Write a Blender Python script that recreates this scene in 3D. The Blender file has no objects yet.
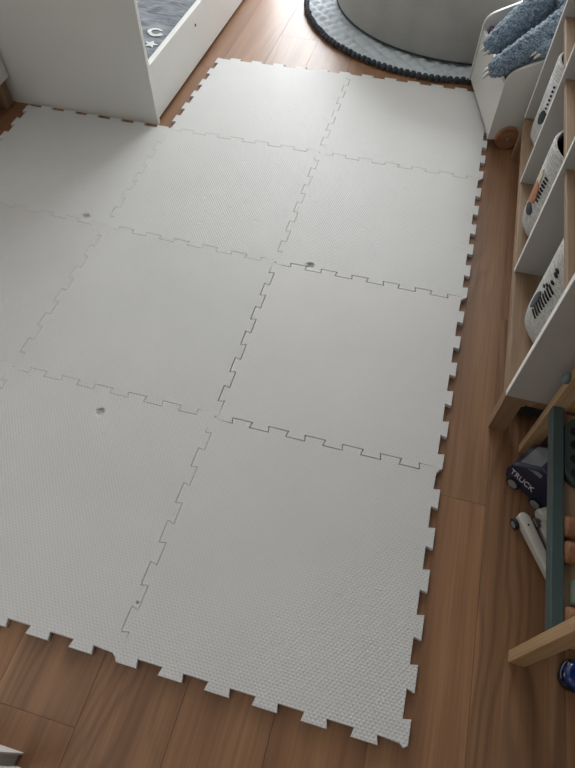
import bpy, bmesh, math, random
from mathutils import Vector, Matrix, noise
random.seed(7)
PI = math.pi
SC = bpy.context.scene
COL = SC.collection

# ------------------------------------------------------------------ helpers
def link(name, mesh, parent=None):
    o = bpy.data.objects.new(name, mesh)
    COL.objects.link(o)
    if parent is not None:
        o.parent = parent
    return o

def obj(name, bm, mat, parent=None, smooth=False, world=False, angle=None):
    """bm -> ONE mesh object. world=True: bm is in world space although it gets a parent."""
    if parent is not None and world:
        bm.transform(pmat(parent).inverted())
    me = bpy.data.meshes.new(name)
    bmesh.ops.recalc_face_normals(bm, faces=bm.faces[:])
    bm.to_mesh(me); bm.free()
    if smooth:
        for p in me.polygons: p.use_smooth = True
    me.materials.append(mat)
    o = link(name, me, parent)
    if smooth and angle:
        me.set_sharp_from_angle(angle=angle)
    return o

def pmat(o):
    m = Matrix.LocRotScale(o.location, o.rotation_euler, o.scale)
    return pmat(o.parent) @ m if o.parent else m

def tag(o, label, cat, group=None):
    o['label'] = label; o['category'] = cat
    if group: o['group'] = group
    return o

def thing(name, label, cat, loc=(0, 0, 0), rotz=0.0, group=None):
    o = bpy.data.objects.new(name, None); COL.objects.link(o)
    o.empty_display_size = 0.05
    o.location = loc; o.rotation_euler = (0, 0, rotz)
    return tag(o, label, cat, group)

def recenter(o, loc):
    """move a top-level mesh's origin to its base without moving the mesh"""
    o.data.transform(Matrix.Translation(-Vector(loc)))
    o.location = loc
    return o

def struct(o):
    o['kind'] = 'structure'; return o

def bx(bm, x0, x1, y0, y1, z0, z1, bev=0.0, seg=2, M=None):
    g = bmesh.ops.create_cube(bm, size=1.0)
    vs = g['verts']
    bmesh.ops.scale(bm, vec=(x1 - x0, y1 - y0, z1 - z0), verts=vs)
    bmesh.ops.translate(bm, vec=((x0 + x1) / 2, (y0 + y1) / 2, (z0 + z1) / 2), verts=vs)
    if bev > 0:
        es = list({e for v in vs for e in v.link_edges})
        r = bmesh.ops.bevel(bm, geom=es, offset=bev, segments=seg, affect='EDGES', profile=0.5)
        vs = list({v for f in r['faces'] for v in f.verts} | {v for v in vs if v.is_valid})
    if M is not None:
        bmesh.ops.transform(bm, matrix=M, verts=[v for v in vs if v.is_valid])
    return bm

def BX(*a, **k):
    return bx(bmesh.new(), *a, **k)

def cyl(bm, p0, p1, r0, r1=None, seg=24, caps=True):
    p0 = Vector(p0); p1 = Vector(p1); r1 = r0 if r1 is None else r1
    d = p1 - p0
    M = Matrix.Translation((p0 + p1) / 2) @ d.to_track_quat('Z', 'Y').to_matrix().to_4x4()
    bmesh.ops.create_cone(bm, cap_ends=caps, segments=seg, radius1=r0, radius2=r1, depth=d.length, matrix=M)
    return bm

def lathe(bm, prof, M=None, seg=48, close=False):
    """prof: list of (r, z)"""
    rings = []
    for r, z in prof:
        if r < 1e-6:
            rings.append([bm.verts.new((0, 0, z))])
        else:
            rings.append([bm.verts.new((r * math.cos(2 * PI * i / seg), r * math.sin(2 * PI * i / seg), z)) for i in range(seg)])
    pairs = list(zip(rings[:-1], rings[1:]))
    if close: pairs.append((rings[-1], rings[0]))
    for a, b in pairs:
        for i in range(seg):
            j = (i + 1) % seg
            q = [a[i % len(a)], a[j % len(a)], b[j % len(b)], b[i % len(b)]]
            q = list(dict.fromkeys(q))
            if len(q) > 2: bm.faces.new(q)
    if M is not None:
        bmesh.ops.transform(bm, matrix=M, verts=[v for r in rings for v in r])
    return bm

def prism(bm, pts, axis_map, t0, t1, bev=0.0, seg=2):
    """extrude a 2-D outline; axis_map(u, v, t) -> 3-D point"""
    a = [bm.verts.new(axis_map(u, v, t0)) for u, v in pts]
    b = [bm.verts.new(axis_map(u, v, t1)) for u, v in pts]
    n = len(pts)
    f0 = bm.faces.new(a[::-1]); f1 = bm.faces.new(b)
    for i in range(n):
        bm.faces.new((a[i], a[(i + 1) % n], b[(i + 1) % n], b[i]))
    if bev > 0:
        es = list(f0.edges) + list(f1.edges)
        bmesh.ops.bevel(bm, geom=es, offset=bev, segments=seg, affect='EDGES', profile=0.5)
    return bm

def tube(bm, pts, rad, seg=16):
    """rounded tube through pts (Vectors) with radii"""
    pts = [Vector(p) for p in pts]
    n = len(pts); rings = []
    for i, p in enumerate(pts):
        t = (pts[min(i + 1, n - 1)] - pts[max(i - 1, 0)]).normalized()
        q = t.to_track_quat('Z', 'Y')
        rings.append([bm.verts.new(p + q @ Vector((rad[i] * math.cos(2 * PI * k / seg), rad[i] * math.sin(2 * PI * k / seg), 0))) for k in range(seg)])
    for a, b in zip(rings[:-1], rings[1:]):
        for k in range(seg):
            bm.faces.new((a[k], a[(k + 1) % seg], b[(k + 1) % seg], b[k]))
    bm.faces.new(rings[0][::-1]); bm.faces.new(rings[-1])
    return bm

def ball(bm, c, r, sub=2, sc=(1, 1, 1)):
    M = Matrix.Translation(c) @ Matrix.Diagonal((*sc, 1))
    bmesh.ops.create_icosphere(bm, subdivisions=sub, radius=r, matrix=M)
    return bm

def arc(cx, cy, r, a0, a1, n=8):
    return [(cx + r * math.cos(a0 + (a1 - a0) * i / n), cy + r * math.sin(a0 + (a1 - a0) * i / n)) for i in range(n + 1)]

def rrect(w, h, r, n=6):
    return (arc(w / 2 - r, h / 2 - r, r, 0, PI / 2, n) + arc(-w / 2 + r, h / 2 - r, r, PI / 2, PI, n)
            + arc(-w / 2 + r, -h / 2 + r, r, PI, 1.5 * PI, n) + arc(w / 2 - r, -h / 2 + r, r, 1.5 * PI, 2 * PI, n))

# ------------------------------------------------------------------ materials
def s2l(c):
    return tuple((x / 255 / 12.92) if x / 255 <= 0.04045 else ((x / 255 + 0.055) / 1.055) ** 2.4 for x in c)

class NT:
    def __init__(self, name):
        self.m = bpy.data.materials.new(name); self.m.use_nodes = True
        self.t = self.m.node_tree; self.n = self.t.nodes; self.l = self.t.links
        self.b = self.n['Principled BSDF']
    def new(self, ty, **kw):
        x = self.n.new(ty)
        for k, v in kw.items(): setattr(x, k, v)
        return x
    def put(self, sock, v):
        if isinstance(v, bpy.types.NodeSocket): self.l.new(v, sock)
        else: sock.default_value = v
    def math(self, op, a, b=0.0, c=0.0):
        x = self.new('ShaderNodeMath', operation=op)
        self.put(x.inputs[0], a); self.put(x.inputs[1], b); self.put(x.inputs[2], c)
        return x.outputs[0]
    def coord(self, which='Object'):
        return self.new('ShaderNodeTexCoord').outputs[which]
    def mapping(self, v, scale=(1, 1, 1), rot=(0, 0, 0), loc=(0, 0, 0)):
        x = self.new('ShaderNodeMapping'); self.l.new(v, x.inputs[0])
        x.inputs['Scale'].default_value = scale; x.inputs['Rotation'].default_value = rot; x.inputs['Location'].default_value = loc
        return x.outputs[0]
    def noise(self, v, scale, detail=3, rough=0.5, dist=0.0):
        x = self.new('ShaderNodeTexNoise'); self.l.new(v, x.inputs['Vector'])
        x.inputs['Scale'].default_value = scale; x.inputs['Detail'].default_value = detail
        x.inputs['Roughness'].default_value = rough; x.inputs['Distortion'].default_value = dist
        return x.outputs['Fac']
    def ramp(self, f, stops):
        x = self.new('ShaderNodeValToRGB'); self.l.new(f, x.inputs[0])
        e = x.color_ramp.elements
        while len(e) < len(stops): e.new(0.5)
        for i, (p, c) in enumerate(stops):
            e[i].position = p; e[i].color = (*c, 1) if len(c) == 3 else c
        return x.outputs[0]
    def mix(self, f, a, b, blend='MIX'):
        x = self.new('ShaderNodeMix', data_type='RGBA', blend_type=blend)
        self.put(x.inputs['Factor'], f)
        for s, v in ((x.inputs[6], a), (x.inputs[7], b)):
            self.put(s, v if isinstance(v, bpy.types.NodeSocket) else (*v, 1) if len(v) == 3 else v)
        return x.outputs[2]
    def bump(self, h, strength=0.3, dist=0.002):
        x = self.new('ShaderNodeBump'); self.l.new(h, x.inputs['Height'])
        x.inputs['Strength'].default_value = strength; x.inputs['Distance'].default_value = dist
        prev = self.b.inputs['Normal'].links
        if prev: self.l.new(prev[0].from_socket, x.inputs['Normal'])
        self.l.new(x.outputs[0], self.b.inputs['Normal'])
    def base(self, c, rough=0.5, spec=0.5, metal=0.0, coat=0.0):
        if isinstance(c, bpy.types.NodeSocket): self.l.new(c, self.b.inputs['Base Color'])
        else: self.b.inputs['Base Color'].default_value = (*c, 1)
        self.put(self.b.inputs['Roughness'], rough)
        self.b.inputs['Specular IOR Level'].default_value = spec
        self.b.inputs['Metallic'].default_value = metal
        self.b.inputs['Coat Weight'].default_value = coat
        return self

def plain(name, rgb, rough=0.5, var=0.06, scale=12, bump=0.05, spec=0.5, metal=0.0, coat=0.0, bscale=120):
    k = NT(name); c = s2l(rgb); co = k.coord()
    f = k.noise(co, scale, 3)
    col = k.ramp(f, [(0.3, tuple(x * (1 - var) for x in c)), (0.7, tuple(min(1, x * (1 + var)) for x in c))])
    k.base(col, rough, spec, metal, coat)
    if bump: k.bump(k.noise(co, bscale, 2), bump, 0.002)
    return k.m

def wood(name, dark, mid, light, axis='X', rough=0.5, sc=1.0):
    k = NT(name); co = k.coord()
    s = {'X': (1.5, 22, 22), 'Y': (22, 1.5, 22), 'Z': (22, 22, 1.5)}[axis]
    v = k.mapping(co, tuple(x * sc for x in s))
    f = k.noise(v, 1.6, 5, 0.6, 0.6)
    s2 = {'X': (4, 300, 300), 'Y': (300, 4, 300), 'Z': (300, 300, 4)}[axis]
    g = k.noise(k.mapping(co, s2), 1.0, 2)
    col = k.ramp(f, [(0.25, s2l(dark)), (0.5, s2l(mid)), (0.78, s2l(light))])
    col = k.mix(0.25, col, k.ramp(g, [(0.35, (0.5, 0.5, 0.5)), (0.6, (1, 1, 1))]), 'MULTIPLY')
    k.base(col, rough, 0.4); k.bump(g, 0.1, 0.001)
    return k.m

# --- floor oak
def floor_material():
    k = NT('oak_floor'); uv = k.coord('UV')
    at = k.new('ShaderNodeAttribute', attribute_name='plank_tone')
    warp = k.noise(k.mapping(uv, (6, 0.9, 1)), 1.0, 2, 0.5, 0.3)
    sep = k.new('ShaderNodeSeparateXYZ'); k.l.new(uv, sep.inputs[0])
    # cathedral figure: growth-ring bands bent by the slow noise
    band = k.math('SINE', k.math('ADD', k.math('MULTIPLY', sep.outputs[0], 190), k.math('MULTIPLY', warp, 62)))
    band = k.math('POWER', k.math('MULTIPLY_ADD', band, 0.5, 0.5), 2.2)
    fig = k.noise(k.mapping(uv, (3.5, 0.45, 1)), 1.0, 2)               # where the figure is strong
    figm = k.ramp(fig, [(0.46, (0, 0, 0)), (0.62, (1, 1, 1))])
    fine = k.noise(k.mapping(uv, (170, 3.2, 1)), 1.0, 4, 0.6)
    broad = k.noise(k.mapping(uv, (16, 0.7, 1)), 1.0, 3)
    col = k.ramp(broad, [(0.28, s2l((124, 87, 59))), (0.52, s2l((143, 104, 73))), (0.75, s2l((160, 120, 86)))])
    col = k.mix(0.42, col, k.ramp(fine, [(0.36, (0.55, 0.5, 0.46)), (0.62, (1.0, 1.0, 1.0))]), 'MULTIPLY')
    dm = k.math('MULTIPLY', k.math('MULTIPLY', band, figm), 0.42)
    col = k.mix(dm, col, s2l((82, 55, 38)))
    col = k.mix(1.0, col, at.outputs['Color'], 'MULTIPLY')
    # knots
    vor = k.new('ShaderNodeTexVoronoi'); k.l.new(k.mapping(uv, (2.1, 0.9, 1)), vor.inputs['Vector']); vor.inputs['Scale'].default_value = 1.0
    kn = k.ramp(vor.outputs['Distance'], [(0.012, (1, 1, 1)), (0.03, (0, 0, 0))])
    col = k.mix(k.math('MULTIPLY', kn, 0.75), col, s2l((52, 33, 23)))
    ro = k.math('MULTIPLY_ADD', fine, 0.12, 0.40)
    k.base(col, ro, 0.5)
    k.bump(fine, 0.10, 0.0015)
    return k.m

# --- foam mat
def foam_material(name, dents, tone=(203, 203, 202)):
    """dents: (x, y, radius, depth, smudge) in the tile's own coordinates"""
    k = NT(name); co = k.coord()
    sep = k.new('ShaderNodeSeparateXYZ'); k.l.new(co, sep.inputs[0])
    c = s2l(tone)
    f = k.noise(co, 3.5, 4)
    col = k.ramp(f, [(0.3, tuple(x * 0.965 for x in c)), (0.7, tuple(x * 1.02 for x in c))])
    # fine woven emboss: staggered small cells
    X = k.math('MULTIPLY', sep.outputs[0], 2 * PI / 0.0088)
    Y = k.math('MULTIPLY', sep.outputs[1], 2 * PI / 0.0125)
    w = k.math('ADD', k.math('MULTIPLY', k.math('SINE', X), k.math('SINE', Y)), k.math('MULTIPLY', k.math('ABSOLUTE', k.math('SINE', Y)), 0.9))
    k.base(col, 0.55, 0.4)
    k.bump(w, 0.27, 0.0013)
    # scuffs and small nicks
    vor = k.new('ShaderNodeTexVoronoi', feature='F1'); k.l.new(k.mapping(co, (16, 34, 1)), vor.inputs['Vector']); vor.inputs['Scale'].default_value = 1.0
    n1 = k.math('LESS_THAN', vor.outputs['Distance'], 0.17)
    keep = k.math('GREATER_THAN', k.noise(co, 5.0, 2), 0.53)
    nick = k.math('MULTIPLY', n1, keep)
    k.bump(k.math('MULTIPLY', nick, -1.0), 1.0, 0.0025)
    k.bump(k.noise(co, 9, 3), 0.12, 0.008)
    tot = None
    for x, y, r, dep, sm in dents:
        d = k.new('ShaderNodeVectorMath', operation='DISTANCE')
        nz = k.new('ShaderNodeVectorMath', operation='ADD')
        k.l.new(co, nz.inputs[0]); nz.inputs[1].default_value = (0, 0, 0)
        k.l.new(co, d.inputs[0]); d.inputs[1].default_value = (x, y, 0.012)
        dd = k.math('ADD', d.outputs['Value'], k.math('MULTIPLY', k.math('SUBTRACT', k.noise(co, 90, 2), 0.5), r * 0.9))
        mr = k.new('ShaderNodeMapRange', interpolation_type='SMOOTHSTEP'); k.l.new(dd, mr.inputs[0])
        mr.inputs['From Min'].default_value = r * 0.15; mr.inputs['From Max'].default_value = r
        mr.inputs['To Min'].default_value = 1.0; mr.inputs['To Max'].default_value = 0.0
        k.bump(k.math('MULTIPLY', mr.outputs[0], -1.0), 1.0, dep)
        if sm:
            col = k.mix(k.math('MULTIPLY', mr.outputs[0], sm), col, s2l((84, 84, 82)))
            k.l.new(col, k.b.inputs['Base Color'])
    return k.m

WHITE_P = plain('white_lacquer', (205, 204, 199), 0.42, 0.02, 6, 0.02)
WHITE_B = plain('white_bed_paint', (222, 222, 218), 0.45, 0.02, 5, 0.03)
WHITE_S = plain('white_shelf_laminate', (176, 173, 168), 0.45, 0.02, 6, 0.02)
EDGE = plain('white_edge_glint', (240, 238, 234), 0.35, 0.01, 6, 0.0)  # brighter white, paints the window's reflection on the shelf panel edges
WALL = plain('wall_paint', (178, 176, 172), 0.9, 0.02, 4, 0.05)
CEIL = plain('ceiling_paint', (225, 224, 221), 0.9, 0.02, 4, 0.04)
BASEB = plain('baseboard_paint', (225, 224, 220), 0.5, 0.02, 4, 0.02)
OAKX = wood('pale_oak_cross', (128, 104, 80), (148, 123, 98), (166, 141, 115), 'X')
OAKY = wood('pale_oak_long', (128, 104, 80), (148, 123, 98), (166, 141, 115), 'Y')
OAKZ = wood('pale_oak_upright', (124, 98, 73), (146, 119, 93), (164, 138, 111), 'Z')
BEECH = wood('beech_upright', (158, 126, 92), (182, 150, 114), (200, 170, 134), 'Z')
BEECHX = wood('beech_cross', (150, 108, 72), (178, 134, 94), (200, 156, 114), 'X')
PEGW = wood('orange_beech', (128, 88, 62), (154, 110, 80), (176, 132, 100), 'X')
TRAYW = wood('tray_plywood', (150, 126, 104), (166, 142, 118), (180, 156, 132), 'Y')
TEAL = plain('teal_paint', (66, 84, 85), 0.45, 0.05, 10, 0.03)
GREENP = plain('dark_green_paint', (56, 72, 70), 0.4, 0.05, 10, 0.02)
KNOB = plain('slate_paint', (98, 112, 118), 0.4, 0.05, 20, 0.02)
BLACK = plain('matt_black', (14, 14, 15), 0.7, 0.05, 10, 0.0)
RUBBER = plain('black_rubber', (26, 26, 28), 0.6, 0.08, 30, 0.05)
GREYPL = plain('grey_plastic', (140, 142, 146), 0.4, 0.04, 20, 0.02)
WHITEPL = plain('white_plastic', (200, 198, 192), 0.35, 0.03, 20, 0.02)
STEEL = plain('steel', (150, 150, 150), 0.3, 0.05, 20, 0.0, metal=0.9)
NAVY = plain('navy_plastic', (28, 32, 58), 0.38, 0.06, 20, 0.02)
TRUCKG = plain('smoked_window', (120, 124, 130), 0.3, 0.04, 20, 0.0)
LETTER = plain('white_print', (218, 220, 226), 0.6, 0.02, 20, 0.0)
BLUE = plain('blue_gloss', (14, 44, 112), 0.22, 0.08, 20, 0.0, coat=0.5)
PAGE = None

def fabric(name, rgb, scale=260, bump=0.25, var=0.08, dist=0.002):
    k = NT(name); co = k.coord(); c = s2l(rgb)
    f = k.noise(co, 8, 4); g = k.noise(co, scale, 2)
    col = k.ramp(f, [(0.3, tuple(x * (1 - var) for x in c)), (0.7, tuple(x * (1 + var) for x in c))])
    col = k.mix(0.35, col, k.ramp(g, [(0.3, (0.6, 0.6, 0.6)), (0.65, (1, 1, 1))]), 'MULTIPLY')
    k.base(col, 0.95, 0.15); k.b.inputs['Sheen Weight'].default_value = 0.15
    k.bump(g, bump, dist)
    return k.m

POD = fabric('grey_felt', (172, 172, 168), 300, 0.2)
QUILT = fabric('blue_grey_cotton', (200, 209, 215), 220, 0.25, 0.06)
POM = fabric('slate_wool', (68, 74, 82), 500, 0.9, 0.2, 0.004)
PLUSH = None
FELT_D = fabric('dark_grey_felt', (58, 66, 70), 300, 0.3)
FELT_K = fabric('black_felt', (20, 20, 22), 300, 0.3)
FELT_O = fabric('rust_felt', (176, 116, 80), 300, 0.3, 0.25)
FELT_C = fabric('cream_felt', (205, 192, 175), 300, 0.3)
GREYBOX = fabric('charcoal_cloth', (70, 70, 70), 300, 0.3)
WHITEPR = fabric('white_textile_print', (222, 224, 226), 300, 0.1)

def plush_mat():
    k = NT('blue_curly_plush'); co = k.coord()
    v = k.new('ShaderNodeTexVoronoi'); k.l.new(co, v.inputs['Vector']); v.inputs['Scale'].default_value = 120
    n = k.noise(co, 150, 3, 0.6)
    col = k.ramp(n, [(0.3, s2l((66, 82, 98))), (0.5, s2l((118, 138, 156))), (0.72, s2l((174, 190, 206)))])
    k.base(col, 0.95, 0.1); k.b.inputs['Sheen Weight'].default_value = 0.4
    k.bump(n, 0.9, 0.006); k.bump(v.outputs['Distance'], 0.5, 0.004)
    return k.m
PLUSH = plush_mat()

def duvet_mat():
    k = NT('slate_bedding'); co = k.coord()
    w = k.noise(k.mapping(co, (5, 30, 5), (0, 0, 0.5)), 2.2, 4, 0.6, 1.2)
    col = k.ramp(w, [(0.3, s2l((84, 89, 96))), (0.5, s2l((112, 118, 126))), (0.7, s2l((148, 154, 161)))])
    k.base(col, 0.9, 0.2); k.b.inputs['Sheen Weight'].default_value = 0.2
    k.bump(k.noise(co, 300, 2), 0.15, 0.002)
    return k.m
DUVET = duvet_mat()

def rope_mat():
    k = NT('pale_cotton_rope'); co = k.coord()
    sep = k.new('ShaderNodeSeparateXYZ'); k.l.new(co, sep.inputs[0])
    coil = k.math('SINE', k.math('MULTIPLY', sep.outputs[2], 2 * PI / 0.0085))
    n = k.noise(k.mapping(co, (1, 1, 1)), 130, 2)
    col = k.ramp(n, [(0.3, s2l((186, 186, 184))), (0.65, s2l((216, 215, 211)))])
    k.base(col, 0.95, 0.15)
    k.bump(coil, 0.55, 0.003); k.bump(n, 0.5, 0.003)
    return k.m
ROPE = rope_mat()

def pages_mat():
    k = NT('paper_edges'); co = k.coord(); sep = k.new('ShaderNodeSeparateXYZ'); k.l.new(co, sep.inputs[0])
    s = k.math('SINE', k.math('MULTIPLY', sep.outputs[1], 2 * PI / 0.0011))
    n = k.noise(k.mapping(co, (10, 900, 4)), 1.0, 2)
    k.base(k.ramp(n, [(0.3, s2l((150, 148, 143))), (0.7, s2l((190, 188, 182)))]), 0.8, 0.3); k.bump(s, 0.3, 0.0006)
    return k.m
PAGE = pages_mat()
LINT = plain('lint_paper', (168, 148, 116), 0.9, 0.15, 40, 0.0)

# ------------------------------------------------------------------ camera (solved from the tile grid, tiles 60 cm)
cam = bpy.data.cameras.new('camera'); co_ = bpy.data.objects.new('camera', cam); COL.objects.link(co_)
C = Vector((-0.20921230, -0.08853829, 1.29793561))
RGT, DWN, FWD = None, None, None
fwd = Vector((-0.14656513, 0.54100356, -0.82815084)).normalized()
rgt = Vector((0.96464914, 0.26353362, 0.00143537)); rgt = (rgt - fwd * rgt.dot(fwd)).normalized()
up = rgt.cross(fwd)
m3 = Matrix((rgt, up, -fwd)).transposed()
co_.matrix_world = Matrix.Translation(C) @ m3.to_4x4()
cam.sensor_fit = 'VERTICAL'; cam.sensor_height = 36.0
cam.lens = 565.593 / 768 * 36.0
cam.clip_start = 0.05
SC.camera = co_

# ------------------------------------------------------------------ the room
XL, XR, YF, YB, HC = -2.62, 0.60, -1.9, 5.3, 2.5
PW = 0.186; PX = 0.118
forced = {0: 0.543, 4: -0.137, 5: 2.676, 7: 2.313}

def build_floor():
    bm = bmesh.new(); uvl = bm.loops.layers.uv.new('UVMap'); cl = bm.loops.layers.float_color.new('plank_tone')
    k0 = -3; k1 = 16
    for k in range(k0, k1):
        xa = PX - PW * (k + 1); xb = PX - PW * k
        if xb <= XL or xa >= XR: continue
        xa = max(xa, XL); xb = min(xb, XR)
        y = forced.get(k, random.uniform(0, 1.9)) - 1.9 * 4
        while y < YB:
            a = max(y, YF); b = min(y + 1.9, YB); y += 1.9
            if b - a < 0.005: continue
            g = 0.00025
            t = random.uniform(0.90, 1.06); tw = random.uniform(0.97, 1.03)
            ou, ov = random.uniform(0, 40), random.uniform(0, 40)
            flip = random.choice((-1, 1))
            z = 0.0; zb = -0.012; bv = 0.0004
            top = [(xa + g + bv, a + g + bv), (xb - g - bv, a + g + bv), (xb - g - bv, b - g - bv), (xa + g + bv, b - g - bv)]
            mid = [(xa + g, a + g), (xb - g, a + g), (xb - g, b - g), (xa + g, b - g)]
            T = [bm.verts.new((*p, z)) for p in top]; Mv = [bm.verts.new((*p, z - bv)) for p in mid]; B = [bm.verts.new((*p, zb)) for p in mid]
            fs = [bm.faces.new(T)]
            for i in range(4):
                j = (i + 1) % 4
                fs.append(bm.faces.new((T[i], Mv[i], Mv[j], T[j]))); fs.append(bm.faces.new((Mv[i], B[i], B[j], Mv[j])))
            for f in fs:
                for l in f.loops:
                    l[uvl].uv = (flip * l.vert.co.x + ou, l.vert.co.y + ov)
                    l[cl] = (t, t * tw, t * tw * tw, 1)
    # subfloor
    bx(bm, XL, XR, YF, YB, -0.05, -0.012)
    return struct(obj('floor', bm, floor_material()))
build_floor()
struct(obj('ceiling', BX(XL, XR, YF, YB, HC, HC + 0.05), CEIL))
struct(obj('wall_left', BX(XL - 0.05, XL, YF, YB, -0.05, HC), WALL))
struct(obj('wall_right', BX(XR, XR + 0.05, YF, YB, -0.05, HC), WALL))
struct(obj('wall_front', BX(XL, XR, YF - 0.05, YF, -0.05, HC), WALL))
WX0, WX1, WZ0, WZ1 = -1.90, 0.10, 0.30, 2.35
bm = bmesh.new()
bx(bm, XL, WX0, YB, YB + 0.12, -0.05, HC); bx(bm, WX1, XR, YB, YB + 0.12, -0.05, HC)
bx(bm, WX0, WX1, YB, YB + 0.12, -0.05, WZ0); bx(bm, WX0, WX1, YB, YB + 0.12, WZ1, HC)
struct(obj('wall_back', bm, WALL))
bm = bmesh.new()
for (a, b) in ((WX0, WX0 + 0.05), (WX1 - 0.05, WX1), ((WX0 + WX1) / 2 - 0.035, (WX0 + WX1) / 2 + 0.035)):
    bx(bm, a, b, YB + 0.02, YB + 0.08, WZ0, WZ1)
bx(bm, WX0, WX1, YB + 0.02, YB + 0.08, WZ0, WZ0 + 0.05); bx(bm, WX0, WX1, YB + 0.02, YB + 0.08, WZ1 - 0.05, WZ1)
bx(bm, WX0 - 0.03, WX1 + 0.03, YB - 0.12, YB + 0.02, WZ0 - 0.025, WZ0)
struct(obj('window_1', bm, BASEB))
struct(obj('baseboard_right', BX(XR - 0.014, XR, YF, YB, 0, 0.07), BASEB))
struct(obj('baseboard_left', BX(XL, XL + 0.014, YF, YB, 0, 0.07), BASEB))
struct(obj('baseboard_back', BX(XL + 0.014, XR - 0.014, YB - 0.014, YB, 0, 0.07), BASEB))
struct(obj('baseboard_front', BX(XL + 0.014, XR - 0.014, YF, YF + 0.014, 0, 0.07), BASEB))

# ------------------------------------------------------------------ foam puzzle tiles
J = {(0, 0): (0.0010, 0.0015), (1, 0): (-0.5990, 0.0010), (0, 1): (0, 0.600)}
J = {}
def setup_J():
    meas = {(0,0):(403.5,748.5),(0,1):(439.5,471),(0,2):(464,299),(0,3):(480.5,179.5),(1,1):(215,416.5),(1,2):(275.6,262),
            (1,3):(319.7,152.4),(1,4):(350.5,73.5),(1,0):(114.5,657),(2,1):(13.5,366),(2,2):(105.6,225.5),(2,3):(169,128),(2,4):(219.8,57.5),(3,3):(30,104.5)}
    for key, (u, v) in meas.items():
        d = rgt * ((u - 287.5) / 565.593) - up * ((v - 384) / 565.593) + fwd
        t = (0.012 - C.z) / d.z
        p = C + d * t
        J[key] = Vector((p.x, p.y))
    J[(2, 0)] = J[(1, 0)] + (J[(1, 0)] - J[(0, 0)])
    J[(3, 0)] = J[(2, 0)] + Vector((-0.6, 0))
    J[(3, 1)] = J[(2, 1)] + (J[(2, 1)] - J[(1, 1)])
    J[(3, 2)] = J[(2, 2)] + (J[(2, 2)] - J[(1, 2)])
    J[(0, 4)] = J[(0, 3)] + Vector((-0.002, 0.603))
setup_J()

TD = 0.0165 / 0.6
def side_pts():
    """bottom edge of a unit tile, travelling +s: (s, depth) with depth > 0 outward; ends before the corner"""
    e = 0.0030; r = []
    h = TD / 2
    r.append((0.0, 0.0))
    r.append((h * 0.75, h))                       # first tooth leaves the corner on a slant
    for k in range(6):
        a = k / 6; b = a + 1 / 12; c = (k + 1) / 6
        if k > 0:
            r.append((a + e, -h)); r.append((a - e, h))
        r.append((b + e, h)); r.append((b - e, -h))
    r.append((1 - h, -h * 0.75))
    return r

def tile_outline():
    P = []
    S = side_pts()
    for s, d in S: P.append((s, -d))
    for s, d in S: P.append((1 + d, s))
    for s, d in S: P.append((1 - s, 1 + d))
    for s, d in S: P.append((-d, 1 - s))
    return P

def make_tile(cx, ry, inset, label, dents=(), z=0.0, tone=(203, 203, 202)):
    a = J[(cx + 1, ry)]; b = J[(cx, ry)]; c = J[(cx, ry + 1)]; d = J[(cx + 1, ry + 1)]
    org = (a + b + c + d) / 4
    def W(u, v):
        return a * ((1 - u) * (1 - v)) + b * (u * (1 - v)) + c * (u * v) + d * ((1 - u) * v)
    pts = [W(u, v) - org for u, v in tile_outline()]
    n = len(pts)
    def off(k):
        out = []
        for i in range(n):
            p0, p1, p2 = pts[i - 1], pts[i], pts[(i + 1) % n]
            e1 = (p1 - p0).normalized(); e2 = (p2 - p1).normalized()
            n1 = Vector((-e1.y, e1.x)); n2 = Vector((-e2.y, e2.x))
            m = n1 + n2
            if m.length < 0.35: m = n1
            m = m / max(0.5, m.length_squared / 2) if m.length > 0 else m
            out.append(p1 + m * k)
        return out
    bm = bmesh.new()
    L = [(off(inset), 0.0002), (off(inset), 0.0105), (off(inset + 0.0003), 0.0116), (off(inset + 0.0008), 0.012)]
    rings = [[bm.verts.new((p.x, p.y, zz)) for p in pp] for pp, zz in L]
    for r0, r1 in zip(rings[:-1], rings[1:]):
        for i in range(n):
            j = (i + 1) % n
            bm.faces.new((r0[i], r0[j], r1[j], r1[i]))
    ns = n // 4
    for ring, zz in ((rings[0], 0.0002), (rings[-1], 0.012)):
        cen = bm.verts.new((0, 0, zz)); inner = []
        for sd in range(4):
            q = ring[sd * ns:(sd + 1) * ns]
            for k in range(6): bm.faces.new(q[4 * k:4 * k + 4])
            inner += [q[0], q[3]] + [q[4 * k + j] for k in range(1, 6) for j in (0, 3)] + [q[24]]
        for i in range(len(inner)):
            bm.faces.new((cen, inner[i], inner[(i + 1) % len(inner)]))
    dl = [(x - org.x, y - org.y, r, dep, sm) for x, y, r, dep, sm in dents]
    o = obj('foam_mat_tile', bm, foam_material('white_foam', dl, tone))
    o.location = (org.x, org.y, z)
    return tag(o, label, 'foam mat tile', 'interlocking foam floor tiles')

make_tile(0, 0, 0.0003, 'white foam tile at the free front right corner of the mat')
make_tile(1, 0, 0.0003, 'white front row foam tile with one dark dent near its back edge', [(-0.893, 0.533, 0.016, 0.006, 0.5), (-0.60, 0.11, 0.006, 0.003, 0.6)])
make_tile(2, 0, 0.0003, 'front row white foam tile showing only a sliver at the left edge')
make_tile(0, 1, 0.0014, 'white foam tile with gaping seams, beside the near end of the shelf', tone=(205, 204, 203))
make_tile(1, 1, 0.0003, 'white foam tile in the middle of the second row from the front', tone=(201, 201, 200))
make_tile(2, 1, 0.0003, 'leftmost white foam tile of the second row from the front', tone=(201, 200, 200))
make_tile(0, 2, 0.0003, 'white foam tile with a dark grey dent at its front left corner', [(-0.487, 1.212, 0.017, 0.007, 0.75)])
make_tile(1, 2, 0.0003, 'nicked white foam tile in the middle of the third row')
make_tile(2, 2, 0.0003, 'shaded white foam tile lying against the white end panel of the bed', [(-1.289, 1.240, 0.018, 0.008, 0.45)])
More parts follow.
